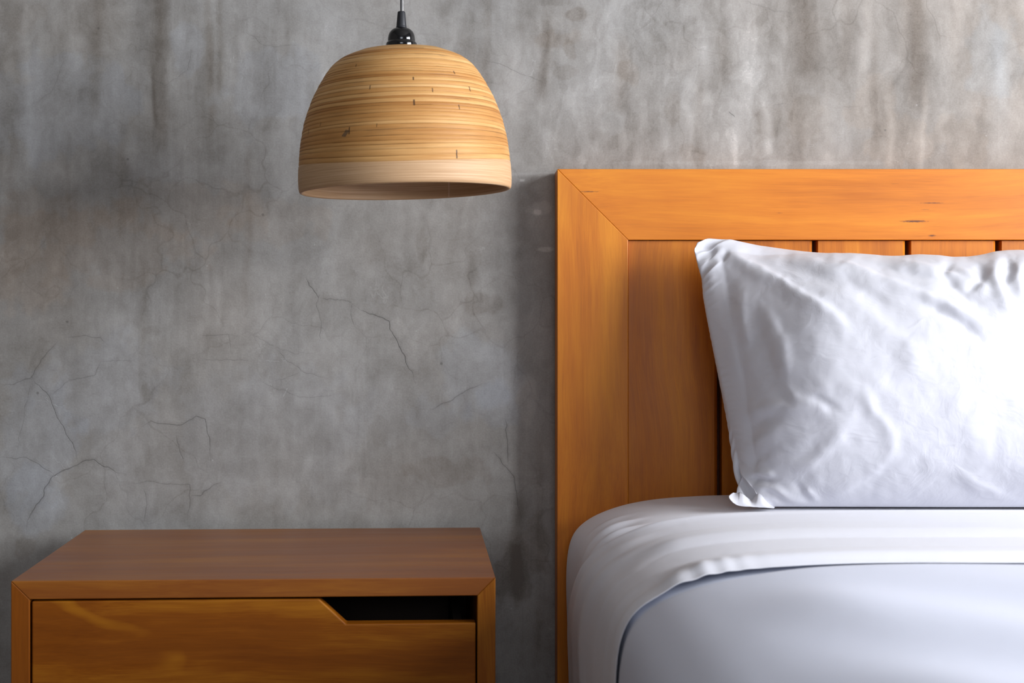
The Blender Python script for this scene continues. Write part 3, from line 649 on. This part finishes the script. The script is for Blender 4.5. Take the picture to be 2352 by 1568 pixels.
# blanket tucked over the bed, from under the turned-down sheet towards the foot
def bl_disp(s, Z):
    top = smooth01((s-.27)/.12); Zr = np.full_like(s, Z)
    q = .011*fbm(s*2.2+3, Zr*2.2, 3, 50)*top+.002*fbm(s*3, Zr*6, 3, 58)*(1-top)
    dg = s*.8+Z*.9
    q += .0028*(1+np.sin(dg*24+3.2*fbm(s*2, Zr*2, 2, 55)))*top*smooth01((1.28-Z)/.15)
    return (q+.0015+.0025*(1-top))*smooth01((1.300-Z)/.016)+.0014*smooth01((1.36-Z)/.03)
Zb_ = np.concatenate([np.linspace(1.60, .5, 150), np.linspace(.49, ZB1-.012, 30)])
V, fc, idx = cloth_sheet('b', None, Zb_, lambda Z: .0030, bl_disp, X0=None)
bo = pydata('blanket', V, fc, M['blanket']); mod = bo.modifiers.new('Solidify', 'SOLIDIFY'); mod.thickness = .0018; mod.offset = 1
tag(bo, 'smooth white bed cover below the turned-down sheet', 'bed cover')

# turned-down sheet: folded back over the cover, folded edge near the pillow, hem towards the foot
ZFOLD, ZHEM = 1.618, 1.312
def td_off(Z):
    t = (ZFOLD-Z)/(ZFOLD-ZHEM)
    return .0105*np.sqrt(np.clip(t/.05, 0, 1))
NT = 90
ts = np.linspace(0, 1, NT)
U, D, nxx, nyy = section(); nu = len(U); sl = np.concatenate([[0], np.cumsum(np.hypot(np.diff(U), np.diff(D)))])
topm = smooth01((sl-.235)/.06)
vs = []
for t in ts:
    # fold line and hem line wander a little; on the hanging side the fold line leans to the head
    lean = .135*smooth01((.240-sl)/.15)+.03*smooth01((sl-.7)/.4)
    zf_ = ZFOLD+lean+.004*(fbm(sl*4, sl*0+2, 3, 81)-.5)
    zh = ZHEM+.006*(fbm(sl*5, sl*0+7, 3, 82)-.5)
    Zv = zf_+(zh-zf_)*t
    s2 = np.full_like(sl, t)
    r = .0085*np.sqrt(np.clip(t/.022, 0, 1))*(1-.6*smooth01(t/.5))
    # soft ridges parallel to the fold
    rdg = .0030*np.sin(t*13+3.*fbm(sl*1.6, s2*1.2, 3, 84)+.5)*smooth01(t/.15)*(.4+.6*topm)
    rdg += .004*(fbm(sl*2.2, s2*7, 4, 85)-.5)*smooth01(t/.1)
    rdg += (.0070*smooth01((t-.60)/.30)*(1-smooth01((t-.945)/.055))+.003*np.exp(-((t-.42)/.06)**2)-.0030*np.exp(-((t-.56)/.05)**2)+.0018*np.exp(-((t-.03)/.02)**2))*topm
    # near the hem at the shoulder the edge puckers
    puck = np.exp(-((sl-.275)/.05)**2)*smooth01((t-.85)/.10)
    rdg += .0013*puck*np.sin(sl*230+3*np.sin(sl*40))+.0022*puck
    vert = (1-topm)*.0012*np.sin(t*34+4*fbm(s2*3, sl*2, 2, 87))
    off = np.maximum(.0045+r+rdg+vert, .0042+.0035*min(1, t/.15))
    x0 = XS(Zv)
    x = x0+U+nxx*off; z = zt-(D+nyy*off)
    xr = bl+bw-U-nxx*off; zr = z
    vs.append(np.concatenate([np.stack([x, Zv-ZW, z], 1), np.stack([xr, Zv-ZW, zr], 1)[::-1]]))
V = np.concatenate(vs); m_ = 2*nu
idx = np.arange(NT*m_).reshape(NT, m_)
fc = np.stack([idx[:-1, :-1].ravel(), idx[:-1, 1:].ravel(), idx[1:, 1:].ravel(), idx[1:, :-1].ravel()], 1)
to = pydata('turned_down_sheet', V, fc, M['sheet']); mod = to.modifiers.new('Solidify', 'SOLIDIFY'); mod.thickness = .0012; mod.offset = -1
mod = to.modifiers.new('Subdivision', 'SUBSURF'); mod.levels = 1; mod.render_levels = 1
tag(to, 'white flat sheet folded back in a wide band over the bed cover, below the pillow', 'flat sheet')

# ------------------------------------------------------------------ pillow: cloth inflated between seams (small position based solver)
def spline(pts, n_):
    p = np.array(pts, float); s = np.concatenate([[0], np.cumsum(np.linalg.norm(np.diff(p, axis=0), axis=1))])
    t = np.linspace(0, s[-1], n_)
    o_ = np.stack([np.interp(t, s, p[:, k]) for k in range(3)], 1)
    return o_
def W3(l): return [tuple(P(*q)) for q in l]
left_ = W3([(1686, 1146, 1.722), (1692, 1118, 1.730), (1701, 1096, 1.738), (1696, 1060, 1.745), (1687, 1010, 1.752), (1672, 950, 1.760), (1656, 880, 1.772), (1638, 800, 1.785), (1623, 730, 1.797), (1614, 680, 1.806), (1611, 640, 1.812), (1600, 605, 1.818), (1592, 575, 1.822), (1600, 556, 1.826)])
top_ = W3([(1600, 556, 1.826), (1625, 545, 1.83), (1680, 549, 1.838), (1740, 562, 1.850), (1800, 571, 1.858), (1900, 585, 1.866), (2010, 596, 1.870), (2045, 599, 1.868), (2075, 593, 1.866), (2110, 599, 1.866), (2155, 607, 1.868), (2200, 600, 1.868), (2270, 587, 1.868), (2320, 580, 1.866), (2380, 588, 1.866), (2500, 590, 1.862), (2620, 580, 1.852), (2700, 566, 1.84)])
right_ = W3([(2840, 1150, 1.722), (2810, 1050, 1.74), (2770, 900, 1.765), (2705, 750, 1.79), (2690, 640, 1.815), (2700, 566, 1.84)])
bot_ = W3([(1686, 1146, 1.722), (1720, 1163, 1.716), (1800, 1166, 1.714), (2000, 1166, 1.712), (2200, 1166, 1.710), (2400, 1166, 1.710), (2640, 1165, 1.714), (2840, 1150, 1.722)])
FOLDS = [([(1625, 548), (1690, 572), (1780, 622), (1870, 690), (1960, 765)], 15, 5.0),
 ([(1790, 585), (1880, 625), (1990, 665), (2080, 715)], 16, -4.5), ([(1845, 590), (1960, 618), (2080, 660), (2220, 715), (2300, 760)], 11, 3.5),
 ([(1980, 600), (2100, 625), (2190, 655), (2260, 700), (2290, 720)], 9, -2.5), ([(2060, 596), (2120, 612), (2190, 628), (2230, 650)], 8, 3.),
 ([(1676, 556), (1660, 575), (1640, 592)], 6, -3.), ([(1634, 545), (1626, 575), (1617, 606)], 7, -4.5), ([(1655, 552), (1645, 580), (1626, 620), (1618, 680)], 10, 2.5),
 ([(1745, 690), (1768, 730), (1790, 775), (1800, 830), (1796, 880)], 18, 2.6), ([(1796, 880), (1835, 915), (1880, 925), (1925, 935)], 13, 2.), ([(1860, 905), (1900, 925), (1925, 945)], 9, -3.5),
 ([(1720, 700), (1735, 780), (1765, 850), (1800, 930)], 26, -3.), ([(1690, 955), (1740, 935), (1790, 928), (1850, 940)], 12, 2.5), ([(1700, 985), (1750, 965), (1790, 960)], 12, -2.5),
 ([(1705, 1030), (1740, 1005), (1790, 990)], 12, 2.), ([(1930, 870), (1985, 905), (2025, 960), (2050, 1010), (2060, 1060)], 14, 2.), ([(1950, 960), (1920, 1010), (1870, 1060), (1820, 1090)], 16, 2.4),
 ([(1900, 1000), (1860, 1040), (1815, 1070)], 14, -2.), ([(2060, 1010), (2030, 1060), (1960, 1110), (1900, 1150)], 16, 2.), ([(1706, 1099), (1735, 1104), (1765, 1110), (1778, 1104)], 6, -6.),
 ([(1710, 1084), (1745, 1090), (1780, 1088)], 9, 3.), ([(1715, 1118), (1745, 1122), (1775, 1118)], 8, 2.5), ([(1745, 1127), (1775, 1140), (1800, 1155)], 7, -4.), ([(1765, 1120), (1800, 1140), (1850, 1158)], 8, 4.),
 ([(1850, 1120), (1870, 1140), (1880, 1160)], 7, 3.), ([(1830, 1110), (1850, 1140), (1855, 1160)], 8, -3.), ([(2190, 600), (2170, 628), (2200, 655)], 9, -3.5), ([(2200, 612), (2240, 640), (2270, 668)], 10, 3.5),
 ([(2245, 600), (2262, 625), (2245, 650), (2215, 665)], 9, -4.), ([(2290, 592), (2285, 630), (2300, 680), (2340, 720)], 11, 4.5), ([(2312, 595), (2322, 625), (2305, 655)], 9, -4.5), ([(2345, 600), (2335, 640), (2352, 690)], 10, 3.),
 ([(2100, 690), (2180, 720), (2250, 770), (2262, 800)], 10, -3.), ([(2120, 680), (2200, 710), (2270, 745)], 9, 2.5), ([(1700, 640), (1690, 720), (1705, 800)], 14, 1.8), ([(1660, 700), (1668, 800), (1690, 900)], 12, 1.8),
 ([(1760, 1040), (1720, 1060), (1700, 1080)], 10, -2.), ([(2200, 1080), (2260, 1120), (2330, 1150)], 12, 2.2), ([(2000, 720), (2080, 790), (2120, 880)], 22, 2.)]
HR, WR = .376, .640         # size of the pillowcase laid flat
Zwallp = 1.904
def solve(nu_, nv_, Xf, Xb, iters, press, seedn):
    """grid nu_ (across) x nv_ (up); front and back skins share the seam"""
    S = {'l': spline(left_, nv_), 'r': spline(right_, nv_), 't': spline(top_, nu_), 'b': spline(bot_, nu_)}
    X = np.stack([Xf, Xb]).copy()
    du, dv = WR/(nu_-1), HR/(nv_-1)
    gu, gv = np.meshgrid(np.arange(nu_)*du, np.arange(nv_)*dv)
    noise_ = np.stack([1+.035*(fbm(gu*30, gv*30, 3, seedn)-.5)*2, 1+.035*(fbm(gu*30, gv*30, 3, seedn+5)-.5)*2])
    def pin():
        for k in (0, 1):
            X[k, :, 0] = S['l']; X[k, :, -1] = S['r']; X[k, 0, :] = S['b']; X[k, -1, :] = S['t']
    pin()
    def con(a, b, rest, comp=1.):
        A_ = X[a]; B_ = X[b]; d = B_-A_; l = np.linalg.norm(d, axis=-1, keepdims=True)+1e-9
        c = (l-rest)/l*d*.5*comp
        X[a] += c; X[b] -= c
    sl_ = slice
    prev = X.copy()
    for it in range(iters):
        vel = (X-prev)*.92; prev = X.copy()
        # pressure along the normals
        gx_ = np.gradient(X, axis=2); gy_ = np.gradient(X, axis=1)
        nn = np.cross(gx_, gy_); nn[1] *= -1            # front faces the camera
        nn /= np.linalg.norm(nn, axis=-1, keepdims=True)+1e-12
        h = min(du, dv)
        X += vel+nn*press*h
        for rep in range(3):
            for ax, st0, rest, comp in ((2, 1, du, 1.), (1, 1, dv, 1.)):
                for par in (0, 1):
                    L_ = X.shape[ax]
                    i0 = np.arange(par, L_-1, 2)
                    if ax == 2:
                        rs = (rest*.5*(noise_[:, :, i0]+noise_[:, :, i0+1]))[..., None]
                        con((sl_(None), sl_(None), i0), (sl_(None), sl_(None), i0+1), rs, comp)
                    else:
                        rs = (rest*.5*(noise_[:, i0]+noise_[:, i0+1]))[..., None]
                        con((sl_(None), i0), (sl_(None), i0+1), rs, comp)
            dd_ = math.hypot(du, dv)
            for p1 in (0, 1):
                for p2 in (0, 1):
                    i = np.arange(p1, nv_-1, 2)[:, None]; j = np.arange(p2, nu_-1, 2)[None, :]
                    con((sl_(None), i, j), (sl_(None), i+1, j+1), dd_, .25)
                    con((sl_(None), i+1, j), (sl_(None), i, j+1), dd_, .25)
            # bending: skip one, only pushes apart
            for ax in (1, 2):
                L_ = X.shape[ax]
                for par in range(4):
                    i0 = np.arange(par, L_-2, 4)
                    a_ = (sl_(None), sl_(None), i0) if ax == 2 else (sl_(None), i0)
                    b_ = (sl_(None), sl_(None), i0+2) if ax == 2 else (sl_(None), i0+2)
                    A_ = X[a_]; B_ = X[b_]; d = B_-A_; l = np.linalg.norm(d, axis=-1, keepdims=True)+1e-9
                    rest = 2*(du if ax == 2 else dv)*.97
                    c = np.minimum((l-rest)/l, 0)*d*.5*.12
                    X[a_] += c; X[b_] -= c
            pin()
            X[..., 1] = np.minimum(X[..., 1], Zwallp-ZW)      # headboard behind
            X[..., 2] = np.maximum(X[..., 2], zt+.004+.014*smooth01((1.668-ZW-X[..., 1])/.02))         # mattress and fold below
    return X[0], X[1]
def upsample(X, nu2, nv2):
    nv1, nu1 = X.shape[:2]
    a = np.linspace(0, nv1-1, nv2); b_ = np.linspace(0, nu1-1, nu2)
    i = np.minimum(a.astype(int), nv1-2); fa = (a-i)[:, None, None]; j = np.minimum(b_.astype(int), nu1-2); fb_ = (b_-j)[None, :, None]
    g = lambda p, q: X[p][:, q]
    return (g(i, j)*(1-fb_)+g(i, j+1)*fb_)*(1-fa)+(g(i+1, j)*(1-fb_)+g(i+1, j+1)*fb_)*fa
nu0, nv0 = 45, 29
L_, R_, T_, B_ = spline(left_, nv0), spline(right_, nv0), spline(top_, nu0), spline(bot_, nu0)
a = np.linspace(0, 1, nu0)[None, :, None]; c = np.linspace(0, 1, nv0)[:, None, None]
Q = L_[:, None]*(1-a)+R_[:, None]*a+B_[None]*(1-c)+T_[None]*c-((1-a)*(1-c)*B_[0]+a*(1-c)*B_[-1]+(1-a)*c*T_[0]+a*c*T_[-1])
bulge = (np.sin(np.pi*a)**.5*np.sin(np.pi*c)**.5)
front = Q+bulge*np.array([0, -.05, .01]); back = Q+bulge*np.array([0, .03, 0])
Xf, Xb = solve(nu0, nv0, front, back, 300, .022, 3)
Xf, Xb = solve(89, 57, upsample(Xf, 89, 57), upsample(Xb, 89, 57), 160, .022, 3)
Xf, Xb = solve(177, 113, upsample(Xf, 177, 113), upsample(Xb, 177, 113), 90, .022, 3)
# folds pressed into the front skin: (points, width px, height mm); + is a ridge, - a groove
gx_ = np.gradient(Xf, axis=1); gy_ = np.gradient(Xf, axis=0); nf = np.cross(gx_, gy_); nf /= np.linalg.norm(nf, axis=-1, keepdims=True)
Zv = Xf[..., 1]+ZW; fx = CX+Xf[..., 0]*F/Zv; fy = CY+(HC-Xf[..., 2])*F/Zv
fwx = fx+7*(fbm(fx/45, fy/45, 3, 101)-.5)*2; fwy = fy+7*(fbm(fx/45, fy/45, 3, 102)-.5)*2
def foldd(pl, asym=0.):
    best = np.full(fx.shape, 1e9); sg = np.ones(fx.shape); tt_ = np.zeros(fx.shape); tot = sum(math.dist(pl[i], pl[i+1]) for i in range(len(pl)-1)); run = 0
    for i in range(len(pl)-1):
        (xa, ya), (xb, yb) = pl[i], pl[i+1]; dx, dy = xb-xa, yb-ya; l = math.hypot(dx, dy)
        t = np.clip(((fwx-xa)*dx+(fwy-ya)*dy)/l/l, 0, 1); d = np.hypot(fwx-xa-t*dx, fwy-ya-t*dy); k = d < best
        best[k] = d[k]; sg[k] = np.sign((fwx-xa)*dy-(fwy-ya)*dx)[k]; tt_[k] = ((run+t*l)/tot)[k]; run += l
    return best, sg, tt_
disp = np.zeros(fx.shape)
for pl, wd, hmm in FOLDS:
    d, sg, t = foldd(pl)
    taper = np.clip(np.minimum(t, 1-t)*4, 0, 1)*.85+.15
    # steeper on the right/lower side than on the other
    ww = np.where(sg > 0, wd*.8, wd*1.5)
    disp += hmm*.001*np.exp(-(d/ww)**2)*taper
edge_ = np.minimum(np.minimum(np.arange(fx.shape[1]), np.arange(fx.shape[1])[::-1])[None, :], np.minimum(np.arange(fx.shape[0]), np.arange(fx.shape[0])[::-1])[:, None])
disp -= .013*smooth01((1930-fx-.15*(fy-850))/240.)
disp += .0007*(fbm(fx/22, fy/22, 3, 110)-.5)*2+.0025*(fbm(fx/90, fy/90, 2, 111)-.5)*2
Xf = Xf+nf*(disp*np.clip(edge_/9., 0, 1))[..., None]
Xf[..., 2] = np.maximum(Xf[..., 2], zt+.004+.014*smooth01((1.668-ZW-Xf[..., 1])/.02)); Xf[..., 1] = np.minimum(Xf[..., 1], Zwallp-ZW-.002)
nvp, nup = Xf.shape[:2]
ip = np.arange(nvp*nup).reshape(nvp, nup)
ib = ip+nvp*nup
ibm = ib.copy(); ibm[0] = ip[0]; ibm[-1] = ip[-1]; ibm[:, 0] = ip[:, 0]; ibm[:, -1] = ip[:, -1]
VV = np.concatenate([Xf.reshape(-1, 3), Xb.reshape(-1, 3)])
fa_ = np.stack([ip[:-1, :-1].ravel(), ip[:-1, 1:].ravel(), ip[1:, 1:].ravel(), ip[1:, :-1].ravel()], 1)
fb2 = np.stack([ibm[:-1, :-1].ravel(), ibm[1:, :-1].ravel(), ibm[1:, 1:].ravel(), ibm[:-1, 1:].ravel()], 1)
# loose corner of the case below, lying in small waves on the sheet
tp = [(1677, 1146, 1131), (1684, 1154, 1132), (1694, 1160, 1129), (1704, 1162, 1133), (1714, 1163, 1142), (1724, 1163, 1149), (1731, 1164, 1140), (1738, 1164, 1128), (1746, 1165, 1134), (1756, 1165, 1147), (1766, 1166, 1157), (1778, 1167, 1164)]
tp = np.array(tp, float); tn = np.linspace(0, len(tp)-1, 61); tpi = np.stack([np.interp(tn, np.arange(len(tp)), tp[:, k]) for k in range(3)], 1)
for _ in range(3): tpi[1:-1] = (tpi[:-2]+2*tpi[1:-1]+tpi[2:])/4
rb = []
for i_, (x_, yb_, yt_) in enumerate(tpi):
    col_ = []
    for j_ in range(11):
        h_ = j_/10.; w_ = math.sin(i_/60*math.pi*4.3+.4)
        Zr = 1.698+.004*w_*h_+.016*h_*h_+.006*(1-abs(2*h_-1))*0
        y_ = yb_+(yt_-yb_)*h_; xr_ = x_+7*h_*(1 if i_ < 12 else .3)-6*math.sin(h_*math.pi)*(i_ < 8)*(1-i_/8)
        q = P(xr_, y_, Zr); q.z = max(q.z, zt+.003); col_.append(tuple(q))
    rb.append(col_)
rb = np.array(rb); nb0 = len(VV); rbb = rb+np.array([0, .0025, -.0005])
ir = nb0+np.arange(61*11).reshape(61, 11); ir2 = ir+61*11
VV = np.concatenate([VV, rb.reshape(-1, 3), rbb.reshape(-1, 3)])
rf = [np.stack([ir[:-1, :-1].ravel(), ir[1:, :-1].ravel(), ir[1:, 1:].ravel(), ir[:-1, 1:].ravel()], 1), np.stack([ir2[:-1, :-1].ravel(), ir2[:-1, 1:].ravel(), ir2[1:, 1:].ravel(), ir2[1:, :-1].ravel()], 1)]
def rim(a_, b_): return np.stack([a_[:-1], b_[:-1], b_[1:], a_[1:]], 1)
rf += [rim(ir[:, -1], ir2[:, -1]), rim(ir2[:, 0], ir[:, 0]), rim(ir2[0], ir[0]), rim(ir[-1], ir2[-1])]
faces = np.concatenate([fa_, fb2]+rf); used = np.unique(faces); remap = np.full(len(VV), -1); remap[used] = np.arange(len(used))
pil = pydata('pillow', VV[used], remap[faces], M['pillow'])
mod = pil.modifiers.new('Subdivision', 'SUBSURF'); mod.levels = 1; mod.render_levels = 1
tag(pil, 'plump white pillow in a creased cotton case leaning against the headboard', 'pillow')
